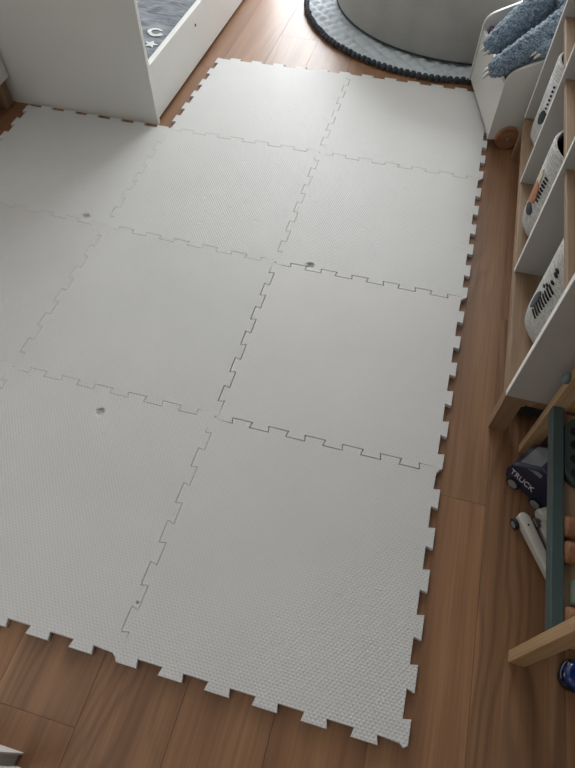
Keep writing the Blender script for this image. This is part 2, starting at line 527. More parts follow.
make_tile(0, 3, 0.0003, 'white back row foam tile running under the white toy box')
make_tile(1, 3, 0.0003, 'white back row foam tile facing the side rail of the bed')

# ------------------------------------------------------------------ bed and bedding
bed = thing('childs_bed', "white painted low child's bed with a tall solid end panel and side rail", 'bed', (-1.775, 2.68, 0))
def wb(name, bm, m, p, **k): return obj(name, bm, m, p, world=True, **k)
wb('end_panel', BX(-2.28, -1.268, 1.832, 1.852, 0.0, 0.64, 0.0015), WHITE_B, bed)
wb('end_panel', BX(-2.28, -1.268, 3.50, 3.52, 0.0, 0.64, 0.0015), WHITE_B, bed)
rail = wb('side_rail', BX(-1.292, -1.270, 1.853, 3.499, 0.018, 0.222, 0.0015), WHITE_B, bed)
for y in (2.319, 3.06):
    wb('screw_cap', cyl(bmesh.new(), (-1.2705, y, 0.165), (-1.2690, y, 0.165), 0.006, seg=16), RUBBER, rail)
wb('side_rail', BX(-2.278, -2.256, 1.853, 3.499, 0.018, 0.222, 0.0015), WHITE_B, bed)
wb('slat_base', BX(-2.255, -1.293, 1.854, 3.498, 0.04, 0.06), WHITE_B, bed)
mt = tag(obj('mattress', BX(-2.245, -1.305, 1.868, 3.488, 0.061, 0.130, 0.02, 3), WHITEPR), 'white mattress under the slate bedding inside the white bed', 'mattress')
recenter(mt, (-1.775, 2.68, 0.061))

def dz(x, y):
    ex = min(x + 2.25, -1.297 - x); ey = min(y - 1.856, 3.493 - y)
    drop = -0.035 * math.exp(-max(0, ex) / 0.030) - 0.025 * math.exp(-max(0, ey) / 0.03)
    n1 = noise.noise(Vector((x * 4.5 + y * 2, y * 3.2, 0.3))) * 0.018
    n2 = noise.noise(Vector((x * 16 + y * 9, y * 9 - x * 6, 2.3))) * 0.007
    n3 = abs(noise.noise(Vector((x * 9 - y * 11, y * 5 + x * 4, 7.7)))) * -0.012
    return 0.178 + drop + n1 + n2 + n3
bm = bmesh.new(); NX, NY = 90, 140
g = []
for i in range(NX + 1):
    row = []
    for j in range(NY + 1):
        x = -2.25 + (2.25 - 1.2975) * i / NX; y = 1.856 + 1.637 * j / NY
        row.append(bm.verts.new((x, y, dz(x, y))))
    g.append(row)
for i in range(NX):
    for j in range(NY):
        bm.faces.new((g[i][j], g[i + 1][j], g[i + 1][j + 1], g[i][j + 1]))
ed = [e for e in bm.edges if e.is_boundary]
ex = bmesh.ops.extrude_edge_only(bm, edges=ed)
for v in ex['geom']:
    if isinstance(v, bmesh.types.BMVert): v.co.z = 0.134
bed_cover = thing('duvet', 'rumpled slate grey duvet with white star and ring prints lying in the white bed', 'duvet', (-1.775, 2.68, 0.13))
wb('cover', bm, DUVET, bed_cover, smooth=True)
def motif(pts, cx, cy, s, rot):
    bm = bmesh.new()
    vs = []
    for u, v in pts:
        x = cx + s * (u * math.cos(rot) - v * math.sin(rot)); y = cy + s * (u * math.sin(rot) + v * math.cos(rot))
        vs.append(bm.verts.new((x, y, dz(x, y) + 0.003)))
    f = bm.faces.new(vs); bm.normal_update()
    bmesh.ops.triangulate(bm, faces=[f])
    bm.normal_update()
    return bm
def ring_pts(r1, r2):
    a = [(r1 * math.cos(t), r1 * math.sin(t)) for t in [0.5 + 5.3 * i / 24 for i in range(25)]]
    b = [(r2 * math.cos(t), r2 * math.sin(t)) for t in [0.5 + 5.3 * i / 24 for i in range(25)]]
    return a + b[::-1]
star_pts = [((1 if i % 2 == 0 else 0.42) * math.cos(i * PI / 5), (1 if i % 2 == 0 else 0.42) * math.sin(i * PI / 5)) for i in range(10)]
wb('ring_print', motif(ring_pts(1, 0.55), -1.395, 2.195, 0.034, 0.4), WHITEPR, bed_cover)
wb('star_print', motif(star_pts, -1.375, 2.095, 0.030, 0.3), WHITEPR, bed_cover)
for (x, y, s, r) in ((-1.60, 2.42, 0.03, 1.0), (-1.85, 2.15, 0.03, 2.0), (-1.55, 2.85, 0.03, 0.2), (-1.95, 2.7, 0.03, 0.9)):
    wb('star_print', motif(star_pts, x, y, s, r), WHITEPR, bed_cover)

# ------------------------------------------------------------------ little white cabinet at the left edge
cab = thing('bedside_cabinet', 'white bedside cabinet on short wooden legs in front of the bed end panel', 'cabinet', (-2.14, 1.62, 0))
CX0, CX1, CY0, CY1 = -2.33, -1.884, 1.40, 1.823
wb('body', BX(CX0, CX1, CY0, CY1, 0.111, 0.46, 0.003), WHITE_P, cab)
wb('drawer_front', BX(CX0 + 0.012, CX1 - 0.012, CY0 - 0.012, CY0, 0.13, 0.44, 0.003), WHITE_P, cab)
for x in (CX0 + 0.052, CX1 - 0.052):
    for y in (CY0 + 0.03, CY1 - 0.028):
        b = bmesh.new(); bx(b, x - 0.026, x + 0.026, y - 0.026, y + 0.026, 0.0, 0.1105, 0.003)
        wb('leg', b, OAKZ, cab)

# ------------------------------------------------------------------ round rug with pompoms, grey tub on it
RX, RY, RR = -0.245, 3.197, 0.722
rug = thing('round_rug', 'round blue grey quilted rug edged with dark slate pompoms under the grey tub', 'rug', (RX, RY, 0))
bm = bmesh.new(); NR, NS = 110, 420
def rz(x, y, r):
    s = 0.070
    a = (x + y * 0.9) / s; b = (x - y * 0.9) / s
    q = min(abs(math.sin(PI * a)), 1) * min(abs(math.sin(PI * b)), 1)
    edge = max(0, min(1, (RR - r) / 0.02))
    return (0.001 + 0.0160 * (q ** 0.42) + 0.003 * noise.noise(Vector((x * 9, y * 9, 1.0))) + 0.003 * noise.noise(Vector((x * 40, y * 40, 4.0)))) * (0.35 + 0.65 * edge ** 0.5) + 0.001
prev = None
for i in range(NR + 1):
    r = RR * (i / NR) ** 0.8
    if i == 0: ring = [bm.verts.new((0, 0, rz(0, 0, 0)))]
    else:
        ring = []
        for j in range(NS):
            t = 2 * PI * j / NS
            rr = r
            x, y = rr * math.cos(t), rr * math.sin(t)
            ring.append(bm.verts.new((x, y, rz(x, y, rr))))
    if prev:
        for j in range(NS):
            q = list(dict.fromkeys([prev[j % len(prev)], ring[j], ring[(j + 1) % NS], prev[(j + 1) % len(prev)]]))
            bm.faces.new(q)
    prev = ring
bot = [bm.verts.new((v.co.x, v.co.y, 0.0)) for v in prev]
for j in range(NS):
    bm.faces.new((prev[j], bot[j], bot[(j + 1) % NS], prev[(j + 1) % NS]))
bm.faces.new(bot[::-1])
obj('quilt', bm, QUILT, rug, smooth=True)
NP = 170
pom_me = None; rest = bmesh.new()
def pom_bm(c, seed):
    b = bmesh.new(); bmesh.ops.create_icosphere(b, subdivisions=3, radius=0.0135)
    for v in b.verts: v.co *= 1 + 0.16 * noise.noise(v.co * 260 + Vector((seed, 0, 0)))
    bmesh.ops.translate(b, vec=c, verts=b.verts[:]); return b
variants = []
for s in range(4):
    b = pom_bm((0, 0, 0), s * 3.1); me = bpy.data.meshes.new('pompom'); b.to_mesh(me); b.free()
    for p in me.polygons: p.use_smooth = True
    me.materials.append(POM); variants.append(me)
for i in range(NP):
    t = 2 * PI * i / NP; deg = math.degrees(t)
    rad = RR + 0.011 + random.uniform(-0.003, 0.003)
    p = Vector((rad * math.cos(t), rad * math.sin(t), 0.0142))
    if 175 <= deg <= 300:
        o = link('pompom', variants[i % 4], rug); o.location = p; o.rotation_euler = (random.random() * 6, random.random() * 6, random.random() * 6)
    else:
        bmesh.ops.create_icosphere(rest, subdivisions=2, radius=0.0135, matrix=Matrix.Translation(p))
o = obj('pompom_border', rest, POM, rug, smooth=True); o['kind'] = 'stuff'

tub = thing('ball_pit', 'large round grey felt ball pit with a thick padded wall, standing on the quilted rug', 'ball pit', (-0.169, 3.266, 0.0175))
prof = [(0.0, 0.0), (0.655, 0.0), (0.668, 0.006), (0.674, 0.02), (0.676, 0.16), (0.674, 0.31), (0.668, 0.325), (0.655, 0.332), (0.625, 0.332), (0.612, 0.325), (0.606, 0.31), (0.606, 0.06), (0.60, 0.05), (0.0, 0.05)]
obj('padded_wall', lathe(bmesh.new(), prof, seg=128), POD, tub, smooth=True, angle=0.6)
obj('piping', lathe(bmesh.new(), [(0.671 + 0.004 * math.cos(a), 0.006 + 0.004 * math.sin(a)) for a in [2 * PI * i / 8 for i in range(8)]], seg=128, close=True), FELT_D, tub, smooth=True)

# ------------------------------------------------------------------ toy box on wooden wheels
A = Vector((0.005, 2.033)); Bp = Vector((-0.102, 2.460))
d2 = (Bp - A).normalized(); ang = math.atan2(d2.y, d2.x) - PI / 2
# local frame: +x = into the box (away from the front), +y = from near panel to far panel
tb = thing('toy_box', 'white open toy box with sloping sides on wooden wheels holding the blue plush', 'toy box', (A.x, A.y, 0), ang)
LEN = (Bp - A).length
def side_profile(x1=0.31):
    z0, zf = 0.030, 0.243
    p = [(0.0, z0), (x1, z0), (x1, 0.400)]
    top0 = (0.030, 0.288)
    p += [(0.20, 0.288 + 0.17 * 0.40), (0.06, 0.288 + 0.03 * 0.42), (0.040, 0.2925), (0.028, 0.2865), (0.018, 0.2795), (0.009, 0.270), (0.003, 0.258), (0.0, zf)]
    return p
for y0, y1 in ((0.0, 0.013), (LEN - 0.006, LEN + 0.007)):
    obj('side_panel', prism(bmesh.new(), side_profile(), lambda u, v, t: (u, t, v), y0, y1, 0.0012), WHITE_P, tb)
obj('front_panel', BX(0.006, 0.018, 0.013, LEN - 0.006, 0.031, 0.228, 0.002), WHITE_P, tb)
obj('back_panel', BX(0.292, 0.304, 0.013, LEN - 0.006, 0.031, 0.395, 0.002), WHITE_P, tb)
obj('bottom_panel', BX(0.018, 0.292, 0.013, LEN - 0.006, 0.031, 0.045), WHITE_P, tb)
WR = 0.044
for wx in (0.070, 0.245):
    for (a, b, s) in ((-0.019, -0.0015, -1), (LEN + 0.0085, LEN + 0.026, 1)):
        bm = bmesh.new()
        pr_ = [(0.0, 0.0), (WR - 0.003, 0.0), (WR, 0.003), (WR, 0.0145), (WR - 0.003, 0.0175), (0.0, 0.0175)]
        M = Matrix.Translation((wx, a, WR)) @ Matrix.Rotation(-PI / 2, 4, 'X')
        lathe(bm, pr_, M, 40)
        w = obj('wheel', bm, PEGW, tb, smooth=True, angle=0.6)
        obj('axle_cap', cyl(bmesh.new(), (wx, a - 0.002 if s < 0 else b, WR), (wx, a if s < 0 else b + 0.002, WR), 0.006, seg=16), GREYPL, w)

# --- plush in the box
def limb(bm, P, rads, n=16):
    """smooth polyline of spheres"""
    P = [Vector(p) for p in P]; out = []
    for i in range(len(P) - 1):
        for k in range(n):
            t = k / n
            p0 = P[max(i - 1, 0)]; p1 = P[i]; p2 = P[i + 1]; p3 = P[min(i + 2, len(P) - 1)]
            q = 0.5 * ((2 * p1) + (p2 - p0) * t + (2 * p0 - 5 * p1 + 4 * p2 - p3) * t * t + (3 * p1 - p0 - 3 * p2 + p3) * t ** 3)
            out.append((q, rads[i] * (1 - t) + rads[i + 1] * t))
    out.append((P[-1], rads[-1]))
    for q, r in out[::2] + [out[-1]]:
        bmesh.ops.create_icosphere(bm, subdivisions=2, radius=r, matrix=Matrix.Translation(q))
plush = thing('plush_toy', 'shaggy blue grey clawed plush creature flopped in the white toy box', 'plush toy', (0.17, 2.33, 0.048))
bm = bmesh.new()
limb(bm, [(0.15, 2.43, 0.425), (0.086, 2.383, 0.38), (0.031, 2.328, 0.340), (-0.022, 2.274, 0.302), (-0.058, 2.240, 0.275)], [0.053, 0.051, 0.049, 0.044, 0.035])
limb(bm, [(0.185, 2.232, 0.415), (0.112, 2.168, 0.370), (0.058, 2.126, 0.335), (0.008, 2.097, 0.298), (-0.034, 2.066, 0.278)], [0.046, 0.042, 0.042, 0.041, 0.033])
limb(bm, [(0.22, 2.16, 0.42), (0.180, 2.125, 0.385), (0.138, 2.098, 0.356), (0.104, 2.090, 0.340)], [0.036, 0.031, 0.029, 0.025])
for c, r, sc in (((0.185, 2.34, 0.21), 0.085, (0.9, 1.2, 1.6)), ((0.19, 2.34, 0.42), 0.075, (0.9, 1.5, 1.1))):
    bmesh.ops.create_icosphere(bm, subdivisions=3, radius=r, matrix=Matrix.Translation(c) @ Matrix.Diagonal((*sc, 1)))
pb = wb('body', bm, PLUSH, plush, smooth=True)
md = pb.modifiers.new('fuse', 'REMESH'); md.mode = 'VOXEL'; md.voxel_size = 0.0042; md.use_smooth_shade = True
tx = bpy.data.textures.new('curls', 'CLOUDS'); tx.noise_scale = 0.011; tx.noise_depth = 2
mdd = pb.modifiers.new('curls', 'DISPLACE'); mdd.texture = tx; mdd.strength = 0.017; mdd.mid_level = 0.5; mdd.texture_coords = 'LOCAL'
def claw(p, d, l=0.026, r=0.0065):
    p = Vector(p); d = Vector(d).normalized()
    return tube(bmesh.new(), [p, p + d * l * 0.35 + Vector((0, 0, -0.001)), p + d * l * 0.75 + Vector((0, 0, -0.004)), p + d * l + Vector((0, 0, -0.009))], [r, r * 0.9, r * 0.55, r * 0.12], 10)
for pts, d in ((((-0.082, 2.250, 0.268), (-0.082, 2.226, 0.266), (-0.066, 2.208, 0.264)), (-0.75, -0.5, -0.3)),
               (((-0.060, 2.076, 0.268), (-0.056, 2.050, 0.266)), (-0.7, -0.5, -0.5)),
               (((0.084, 2.104, 0.340), (0.083, 2.088, 0.334), (0.094, 2.074, 0.334)), (-0.75, -0.55, -0.1))):
    for p in pts:
        wb('claw', claw(p, d), WHITEPL, plush, smooth=True)

# --- bits lying in the box
M_toy = pmat(tb)
def lw(x, y, z): return M_toy @ Vector((x, y, z))
rt = thing('rattle', 'white ball ended rattle poking up inside the near front corner of the toy box', 'rattle', lw(0.045, 0.045, 0.046))
obj('handle', cyl(bmesh.new(), (0, 0, 0.0), (0, 0, 0.185), 0.008), WHITEPL, rt, smooth=True, angle=0.6)
obj('ball', ball(bmesh.new(), (0, 0, 0.198), 0.017, 3), WHITEPL, rt, smooth=True)
cn = tag(obj('stacking_cone', lathe(bmesh.new(), [(0, 0), (0.024, 0), (0.024, 0.12), (0.016, 0.19), (0.006, 0.215), (0, 0.218)], seg=24), FELT_D, smooth=True, angle=0.7), 'dark grey cone toy standing in the toy box behind its front panel', 'toy')
cn.location = lw(0.050, 0.110, 0.046)
bk = tag(obj('board_book', BX(-0.008, 0.008, -0.09, 0.09, 0, 0.20, 0.002), plain('plum_card', (92, 70, 84), 0.6, 0.3, 60, 0.0)), 'plum coloured board book standing in the far front corner of the toy box', 'book')
bk.location = lw(0.032, LEN - 0.105, 0.046); bk.rotation_euler = (0, 0, ang)

# ------------------------------------------------------------------ toy shelf
sh = thing('toy_shelf', 'white and oak cubby shelf on short legs holding rope baskets', 'shelf', (0.255, 1.38, 0))
FX, BXX = 0.106, 0.405
YD = [(0.766, 0.780), (1.197, 1.209), (1.611, 1.623), (1.993, 2.007)]
ZB, ZBT, ZS, ZST, ZT = 0.126, 0.155, 0.472, 0.488, 0.86
wb('bottom_board', BX(FX, BXX, YD[0][0] + 0.002, YD[3][1] - 0.001, ZB, 0.1545, 0.001), OAKY, sh)
for i, (a, b) in enumerate(YD):
    a -= 0.001 if i == 0 else 0; b += 0.001 if i == 3 else 0
    pnl = wb('side_panel' if i in (0, 3) else 'divider', BX(FX, BXX, a, b, ZBT, ZT, 0.0005), WHITE_S, sh)
    wb('edge_glint', BX(FX - 0.0018, FX - 0.0001, a, b, ZBT, ZT, 0.0005), EDGE, pnl)  # thin strip with the window glint put into its colour
for i in range(3):
    wb('middle_shelf', BX(FX + 0.009, BXX, YD[i][1], YD[i + 1][0], ZS, ZST, 0.001), OAKY, sh)
wb('top_board', BX(FX - 0.004, BXX + 0.004, YD[0][0] - 0.004, YD[3][1] + 0.004, ZT, ZT + 0.016, 0.001), OAKY, sh)
wb('back_panel', BX(BXX, BXX + 0.006, YD[0][0], YD[3][1], ZBT, ZT), WHITE_P, sh)
for x in (FX + 0.001, BXX - 0.046):
    for y in (YD[0][0], YD[3][1] - 0.036):
        wb('leg', BX(x, x + 0.045, y, y + 0.036, 0, ZB, 0.0015), OAKZ, sh)

# --- rope baskets
def decal(cx, cy, R, poly, z_off=0.0):
    """poly: list of (theta, z) on the basket's outside, laid on as a thin felt patch"""
    # fine strip fill: triangulated polygon subdivided so it follows the round wall
    bm = bmesh.new()
    vs = [bm.verts.new((t, z, 0)) for t, z in poly]
    f = bm.faces.new(vs); bm.normal_update()
    bmesh.ops.triangulate(bm, faces=[f])
    for _ in range(2):
        bmesh.ops.subdivide_edges(bm, edges=bm.edges[:], cuts=1, use_grid_fill=True)
    g = bmesh.ops.extrude_face_region(bm, geom=bm.faces[:])
    up_ = {v for v in g['geom'] if isinstance(v, bmesh.types.BMVert)}
    for v in bm.verts:
        t, z = v.co.x, v.co.y
        r = R + (0.0028 if v in up_ else -0.001)
        v.co = (r * math.cos(t), r * math.sin(t), z)
    return bm
BR, BH = 0.118, 0.245
def basket(x, y, label, z=0.1555, h=0.272, r=BR):
    t = thing('rope_basket', label, 'basket', (x, y, z), 0, 'rope baskets in the toy shelf')
    rr = r
    pf = [(0, 0.0), (rr * 0.72, 0.0), (rr * 0.88, 0.006), (rr * 0.97, 0.022), (rr, 0.05), (rr, h - 0.006), (rr - 0.004, h), (rr - 0.009, h), (rr - 0.012, h - 0.006), (rr - 0.012, 0.03), (rr - 0.02, 0.012), (0, 0.012)]
    obj('body', lathe(bmesh.new(), pf, seg=72), ROPE, t, smooth=True, angle=0.9)
    obj('lining', lathe(bmesh.new(), [(0, 0.014), (rr - 0.022, 0.014), (rr - 0.0135, 0.032), (rr - 0.0135, h - 0.010), (rr - 0.0150, h - 0.010), (rr - 0.0150, 0.033), (rr - 0.023, 0.0155), (0, 0.0155)], seg=48), FELT_K, t, smooth=True, angle=0.9)
    return t
def oval(tc, zc, a, b, n=20, rot=0.0):
    return [(tc + (a * math.cos(2 * PI * i / n) * math.cos(rot) - b * math.sin(2 * PI * i / n) * math.sin(rot)) / BR,
             zc + a * math.cos(2 * PI * i / n) * math.sin(rot) + b * math.sin(2 * PI * i / n) * math.cos(rot)) for i in range(n)]
b1 = basket(0.247, 1.000, 'pale rope basket with black stripes and a grey leaf patch')
FELT_S = FELT_K
T0 = PI
def part(t, name, bm, m): return obj(name, bm, m, t)
part(b1, 'grey_patch', decal(0, 0, BR, oval(-3.03, 0.112, 0.034, 0.012, rot=1.35)), FELT_D)
bm_all = []
for i in range(9):
    z = 0.086 + i * 0.0122; tc = -2.82 + i * 0.012
    part(b1, 'stripe', decal(0, 0, BR, [(tc - 0.12, z + 0.0045), (tc - 0.11, z + 0.0005), (tc + 0.11, z - 0.0025), (tc + 0.12, z + 0.0012)]), FELT_K)
for tc, z, a in ((-2.98, 0.165, 0.004), (-2.90, 0.178, 0.004), (-2.78, 0.200, 0.005), (-2.80, 0.222, 0.006), (-2.82, 0.232, 0.006)):
    part(b1, 'dot', decal(0, 0, BR, oval(tc, z, a * 1.4, a * 0.7, 10)), FELT_K)
b2 = basket(0.225, 1.400, 'pale rope basket with a rust brown and grey patch, in the middle cubby')
part(b2, 'rust_patch', decal(0, 0, BR, [(-3.14, 0.088), (-2.78, 0.112), (-2.76, 0.135), (-2.86, 0.158), (-3.02, 0.172), (-3.14, 0.150)]), FELT_O)
part(b2, 'cream_patch', decal(0, 0, BR, [(-3.12, 0.170), (-2.90, 0.166), (-2.90, 0.192), (-2.98, 0.205), (-3.10, 0.200)]), FELT_C)
part(b2, 'grey_patch', decal(0, 0, BR, oval(-2.90, 0.084, 0.022, 0.016, 16)), FELT_D)
for i in range(7):
    z = 0.125 + i * 0.0115
    part(b2, 'stripe', decal(0, 0, BR, [(-2.80 + i * 0.004, z), (-2.66 + i * 0.004, z + 0.002), (-2.66 + i * 0.004, z + 0.006), (-2.80 + i * 0.004, z + 0.006)]), FELT_K)
b3 = basket(0.236, 1.855, 'pale rope basket with a dark oval patch and row of dots')
part(b3, 'oval_patch', decal(0, 0, BR, oval(-2.72, 0.112, 0.026, 0.017, 18, 1.2)), FELT_D)
part(b3, 'white_patch', decal(0, 0, BR, [(-2.86, 0.140), (-2.56, 0.134), (-2.58, 0.226), (-2.84, 0.226)]), WHITEPR)
for i in range(6):
    part(b3, 'dot', decal(0, 0, BR + 0.003, oval(-2.66, 0.146 + i * 0.0135, 0.0045, 0.0032, 10)), FELT_K)
b4 = basket(0.262, 1.395, 'pale rope basket with dark patches standing on the upper tier of the shelf', z=ZST + 0.0005)
part(b4, 'dark_patch', decal(0, 0, BR, oval(-3.0, 0.05, 0.03, 0.018, 16)), FELT_D)

gb = thing('storage_box', 'charcoal cloth box on the floor under the near end of the shelf', 'box', (0.25, 0.93, 0))
obj('body', BX(-0.085, 0.125, -0.10, 0.16, 0.0, 0.095, 0.004), GREYBOX, gb)
obj('pull_tab', prism(bmesh.new(), rrect(0.02, 0.045, 0.0095), lambda u, v, t: (u - 0.075, t, v + 0.062), -0.1035, -0.1005), WHITEPL, gb)

# ------------------------------------------------------------------ toy workbench
wbn = thing('toy_workbench', "child's wooden toy workbench with upright posts and a teal rail", 'toy workbench', (0.32, 0.46, 0))
P0, P1, Q0, Q1 = 0.206, 0.230, 0.711, 0.733
PXA, PXB = 0.187, 0.222
for (y0, y1) in ((P0, P1), (Q0, Q1)):
    p = wb('post', BX(PXA, PXB, y0, y1, 0, 0.56, 0.0015), BEECH, wbn)
    wb('post', BX(0.43, 0.465, y0, y1, 0, 0.56, 0.0015), BEECH, wbn)
    wb('cross_bar', BX(PXB, 0.43, y0 + 0.002, y1 - 0.002, 0.215, 0.30, 0.001), BEECHX, wbn)
    if y0 == P0: continue
    k = bmesh.new(); yc = (y0 + y1) / 2
    ball(k, (PXA - 0.006, yc, 0.318), 0.0135, 3, (0.75, 1, 1)); cyl(k, (PXA - 0.008, yc, 0.318), (PXA + 0.001, yc, 0.318), 0.006)
    wb('knob', k, KNOB, wbn, smooth=True)
wb('front_rail', BX(PXA + 0.0005, 0.2105, P1, Q0, 0.200, 0.2285, 0.0012), TEAL, wbn)
wb('tray_board', BX(0.211, 0.43, P1, Q0, 0.196, 0.206), TRAYW, wbn)
wb('back_rail', BX(0.4405, 0.4645, P1, Q0, 0.200, 0.2285, 0.0012), TEAL, wbn)
wb('worktop', BX(0.205, 0.475, P0 - 0.01, Q1 + 0.01, 0.561, 0.577, 0.002), TRAYW, wbn)

# things lying in the tray
pl = thing('peg_plate', 'dark green rounded plate with round holes lying in the workbench tray', 'toy', (0.2845, 0.610, 0.2065))
plate = prism(bmesh.new(), rrect(0.142, 0.166, 0.034, 8), lambda u, v, t: (u, v, t), 0.0, 0.019, 0.003)
pp = obj('plate', plate, GREENP, pl)
for ix in (-0.045, 0.0, 0.045):
    for iy in (-0.056, -0.022, 0.012, 0.046):
        obj('hole', lathe(bmesh.new(), [(0, 0.0192), (0.0095, 0.0192), (0.0102, 0.0196), (0.011, 0.0192), (0.011, 0.0188), (0, 0.0188)], Matrix.Translation((ix - 0.004, iy, 0)), 20), BLACK, pp)
for i, (y, l) in enumerate(((0.430, 'orange beech peg lying in the workbench tray, nearest the green plate'),
                            (0.379, 'orange beech peg lying in the workbench tray, middle one of three'),
                            (0.2545, 'orange beech peg lying in the tray against the near post of the workbench'))):
    t = thing('wooden_peg', l, 'toy peg', (0.212, y, 0.2065), 0.0, 'wooden pegs in the workbench tray')
    r = 0.021
    pf = [(0, 0), (r - 0.004, 0), (r - 0.001, 0.0015), (r, 0.005), (r, 0.058), (r - 0.003, 0.062), (0, 0.062)]
    obj('shank', lathe(bmesh.new(), pf, Matrix.Translation((0, 0, r)) @ Matrix.Rotation(PI / 2, 4, 'Y'), 32), PEGW, t, smooth=True, angle=0.6)
    obj('core', cyl(bmesh.new(), (0.063, 0, r), (0.095, 0, r), 0.011), GREENP if i else KNOB, t, smooth=True, angle=0.6)
sage = plain('sage_paint', (150, 164, 148), 0.5, 0.05, 20, 0.02)
nb = tag(obj('toy_block', BX(-0.03, 0.03, -0.022, 0.022, 0, 0.04, 0.003), sage), 'pale sage green block in the workbench tray between the wooden pegs', 'toy block')
nb.location = (0.258, 0.308, 0.2065)

# ------------------------------------------------------------------ TRUCK
hd = math.atan2(0.6, -0.8)
tr = thing('toy_truck', 'navy toy truck lettered TRUCK with grey windows on the floor under the workbench', 'toy truck', (0.2440, 0.6170, 0), hd)
# local: +x front, +y the side that faces the camera
HW = 0.047
sil = [(-0.034, 0.014), (0.076, 0.014), (0.083, 0.022), (0.085, 0.050), (0.083, 0.072), (0.073, 0.084), (0.028, 0.130), (0.018, 0.135), (-0.026, 0.136), (-0.034, 0.126), (-0.036, 0.03)]
bm = prism(bmesh.new(), sil, lambda u, v, t: (u, t, v), -HW, HW)
for v in bm.verts:
    if v.co.z > 0.08: v.co.y *= 0.88
bmesh.ops.bevel(bm, geom=bm.edges[:], offset=0.006, segments=3, affect='EDGES', profile=0.5)
tbody = obj('body', bm, NAVY, tr, smooth=True, angle=0.5)
bm = prism(bmesh.new(), [(0.014, 0.1352), (-0.020, 0.1362), (-0.020, 0.1370), (0.014, 0.1362)], lambda u, v, t: (u, t, v), -HW * 0.70, HW * 0.70)
obj('roof_panel', bm, TRUCKG, tr)
wl = Vector((0.028 - 0.073, 0.130 - 0.084)); wn = Vector((0.046, 0.045)).normalized()
def ws(a, off): return (0.073 + wl.x * a + wn.x * off, 0.084 + wl.y * a + wn.y * off)
bm = prism(bmesh.new(), [ws(0.04, 0.0), ws(0.96, 0.0), ws(0.96, 0.0010), ws(0.04, 0.0010)], lambda u, v, t: (u, t, v), -HW * 0.70, HW * 0.70)
obj('windscreen', bm, TRUCKG, tr)
def side_y(v):
    k = max(0.0, min(1.0, (v - 0.072) / 0.012))
    return HW * (1 - 0.12 * k) + 0.0004
for s in (1, -1):
    pts = [(0.060, 0.0870), (0.030, 0.117), (0.020, 0.119), (0.014, 0.117), (0.016, 0.0870)]
    def mp(u, v, t, s=s): return (u, s * (side_y(v) + 0.0008 * t), v)
    obj('side_window', prism(bmesh.new(), pts, mp, 0, 1), TRUCKG, tr)
    for wx in (0.053, -0.0145):
        w = obj('wheel', cyl(bmesh.new(), (wx, s * (HW - 0.006), 0.0175), (wx, s * (HW + 0.003), 0.0175), 0.0175, seg=32), RUBBER, tr, smooth=True, angle=0.6)
        obj('hub', cyl(bmesh.new(), (wx, s * (HW + 0.003), 0.0175), (wx, s * (HW + 0.0045), 0.0175), 0.0125, seg=28), GREYPL, w, smooth=True, angle=0.6)
cu = bpy.data.curves.new('lettering', 'FONT'); cu.body = 'TRUCK'; cu.size = 0.0290; cu.extrude = 0.0004; cu.align_x = 'LEFT'; cu.space_character = 1.0
tmp = bpy.data.objects.new('lettering_source', cu)
COL.objects.link(tmp)
dg = bpy.context.evaluated_depsgraph_get(); dg.update()
me = bpy.data.meshes.new_from_object(tmp.evaluated_get(dg))
bpy.data.objects.remove(tmp)
me.materials.clear(); me.materials.append(LETTER)
wid = max(v.co.x for v in me.vertices) - min(v.co.x for v in me.vertices)
me.transform(Matrix.Diagonal((0.066 / wid, 1, 1, 1)))
me.transform(Matrix.Translation((0.0745, HW + 0.0006, 0.046)) @ Matrix.Rotation(PI, 4, 'Z') @ Matrix.Rotation(PI / 2, 4, 'X'))
o = link('lettering', me, tr); o['label'] = 'white TRUCK lettering'

# ------------------------------------------------------------------ white plastic toy with two arms
wt_dir = Vector((0.066, -0.120)).normalized(); wa = math.atan2(wt_dir.y, wt_dir.x)
wt = thing('toy_loader', 'white plastic two armed toy with a small wheel beside the teal rail', 'toy vehicle', (0.196, 0.520, 0), wa)
# local +x runs from the wheel end along the long arm; +y = away from camera side (towards +x world)
def armbm(y, x0, x1, w0, w1, z0, z1):
    a = []
    bm = bmesh.new()
    out = [(x0 + w0 * math.cos(t), y + w0 * math.sin(t)) for t in [PI / 2 + PI * i / 10 for i in range(11)]]
    out += [(x1, y - w1), (x1 + w1, y - w1 * 0.3), (x1 + w1, y + w1 * 0.3), (x1, y + w1)]
    return prism(bm, out, lambda u, v, t: (u, v, t), z0, z1, 0.004, 3)
obj('arm', armbm(0.0, 0.0, 0.165, 0.0125, 0.0100, 0.014, 0.040), WHITEPL, wt, smooth=True, angle=0.7)
obj('arm', armbm(0.040, 0.030, 0.150, 0.0120, 0.0150, 0.012, 0.034), WHITEPL, wt, smooth=True, angle=0.7)
obj('cab', lathe(bmesh.new(), [(0, -0.022), (0.0150, -0.022), (0.0175, -0.018), (0.018, 0), (0.0175, 0.018), (0.0150, 0.022), (0, 0.022)], Matrix.Translation((0.005, 0.060, 0.0285)) @ Matrix.Rotation(PI / 2, 4, 'X'), 32), WHITEPL, wt, smooth=True, angle=0.9)
obj('axle', cyl(bmesh.new(), (0.014, -0.004, 0.026), (0.014, 0.058, 0.026), 0.0055), STEEL, wt, smooth=True, angle=0.6)
obj('hinge', BX(0.008, 0.030, 0.018, 0.030, 0.020, 0.038, 0.002), STEEL, wt)
for wx, wy in ((0.004, -0.0205),):
    w = obj('wheel', cyl(bmesh.new(), (wx, wy, 0.0135), (wx, wy + 0.008, 0.0135), 0.0135, seg=28), RUBBER, wt, smooth=True, angle=0.6)
    obj('hub', cyl(bmesh.new(), (wx, wy - 0.001, 0.0135), (wx, wy, 0.0135), 0.0085, seg=24), GREYPL, w, smooth=True, angle=0.6)
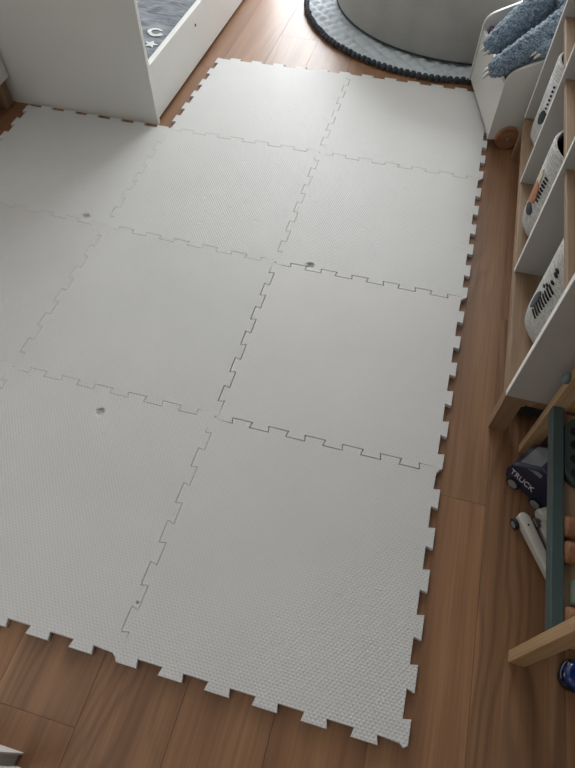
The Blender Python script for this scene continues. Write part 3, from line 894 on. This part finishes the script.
obj('screw', cyl(bmesh.new(), (0.020, 0.0, 0.040), (0.020, 0.0, 0.0410), 0.0025, seg=12), BLACK, wt)
obj('screw', cyl(bmesh.new(), (0.085, 0.040, 0.034), (0.085, 0.040, 0.0350), 0.0035, seg=12), BLACK, wt)

# ------------------------------------------------------------------ blue car
bc = thing('toy_car', 'shiny blue toy car on the floor in front of the workbench', 'toy car', (0.338, 0.204, 0), PI - 0.35)
def carbody(L, Wd, z0, prof):
    n = 13; m = 12
    bm = bmesh.new(); rings = []
    for i in range(n):
        t = i / (n - 1); x = (t - 0.5) * L
        w = Wd * (max(0.0, 1 - abs(2 * t - 1) ** 4.5)) ** 0.5 * 0.5 + 0.002
        h = prof(t)
        ring = []
        for k in range(m + 1):
            a = PI * k / m
            cx, sx = math.cos(a), math.sin(a)
            ring.append(bm.verts.new((x, w * math.copysign(abs(cx) ** 0.5, cx), z0 + h * abs(sx) ** 0.6)))
        rings.append(ring)
    for a, b in zip(rings[:-1], rings[1:]):
        for k in range(m): bm.faces.new((a[k], a[k + 1], b[k + 1], b[k]))
        bm.faces.new((a[0], b[0], b[m], a[m]))
    bm.faces.new(rings[0]); bm.faces.new(rings[-1][::-1])
    return bm
def hp(t): return 0.010 + 0.014 * math.sin(PI * min(1, t * 1.0)) ** 0.5 + 0.016 * math.exp(-((t - 0.42) / 0.20) ** 4)
obj('body', carbody(0.100, 0.050, 0.0135, hp), BLUE, bc, smooth=True)
obj('chassis', prism(bmesh.new(), rrect(0.106, 0.056, 0.016, 6), lambda u, v, t: (u, v, t), 0.005, 0.0135, 0.002), RUBBER, bc)
for wx in (0.030, -0.030):
    for s in (1, -1):
        obj('wheel', cyl(bmesh.new(), (wx, s * 0.020, 0.0105), (wx, s * 0.0295, 0.0105), 0.0105, seg=24), RUBBER, bc, smooth=True, angle=0.6)
for s in (1, -1):
    hl = bmesh.new(); ball(hl, (0.0435, s * 0.011, 0.0235), 0.0045, 2, (0.8, 1.2, 0.6)); obj('headlight', hl, GREYPL, bc, smooth=True)
obj('bumper', tube(bmesh.new(), [(0.046, -0.020, 0.0165), (0.0505, -0.010, 0.0165), (0.0515, 0, 0.0165), (0.0505, 0.010, 0.0165), (0.046, 0.020, 0.0165)], [0.0016] * 5, 8), STEEL, bc, smooth=True)

# ------------------------------------------------------------------ white book at the lower left
bk2 = thing('hardback_book', 'white hardback book standing upright on the floor at the bottom left corner', 'book', (-0.780, -0.213, 0), 0.0)
obj('cover', BX(-0.080, 0.078, 0.0095, 0.0130, 0, 0.215, 0.0008), WHITE_P, bk2)
obj('cover', BX(-0.080, 0.088, -0.0130, -0.0095, 0, 0.215, 0.0008), WHITE_P, bk2)
obj('spine', BX(-0.0835, -0.0802, -0.0130, 0.0130, 0, 0.215, 0.0008), WHITE_P, bk2)
obj('pages', BX(-0.079, 0.072, -0.0094, 0.0094, 0.004, 0.211), PAGE, bk2)

# ------------------------------------------------------------------ light: the window and an added fill
SC.view_settings.view_transform = 'Standard'; SC.view_settings.look = 'None'
SC.view_settings.gamma = 1.0; SC.view_settings.use_curve_mapping = False
SC.view_settings.exposure = 0.06
w = bpy.data.worlds.new('sky'); SC.world = w; w.use_nodes = True
bg = w.node_tree.nodes['Background']; bg.inputs['Color'].default_value = (0.80, 0.90, 1.0, 1); bg.inputs['Strength'].default_value = 1.0
def area(name, loc, rot, sx, sy, power, col=(1, 1, 1)):
    l = bpy.data.lights.new(name, 'AREA'); l.shape = 'RECTANGLE'; l.size = sx; l.size_y = sy; l.energy = power; l.color = col
    o = bpy.data.objects.new(name, l); COL.objects.link(o); o.location = loc; o.rotation_euler = rot
    return o
area('window_daylight', ((WX0 + WX1) / 2, YB + 0.14, (WZ0 + WZ1) / 2), (-PI / 2 , 0, 0), WX1 - WX0, WZ1 - WZ0, 212, (0.95, 0.98, 1.0))
area('ceiling_fill', (-1.9, -0.8, HC - 0.06), (0, 0, 0), 0.9, 0.9, 10.5, (1.0, 0.965, 0.925))  # added warm fill without a fixture, evens out the window falloff
# ------------------------------------------------------------------ end
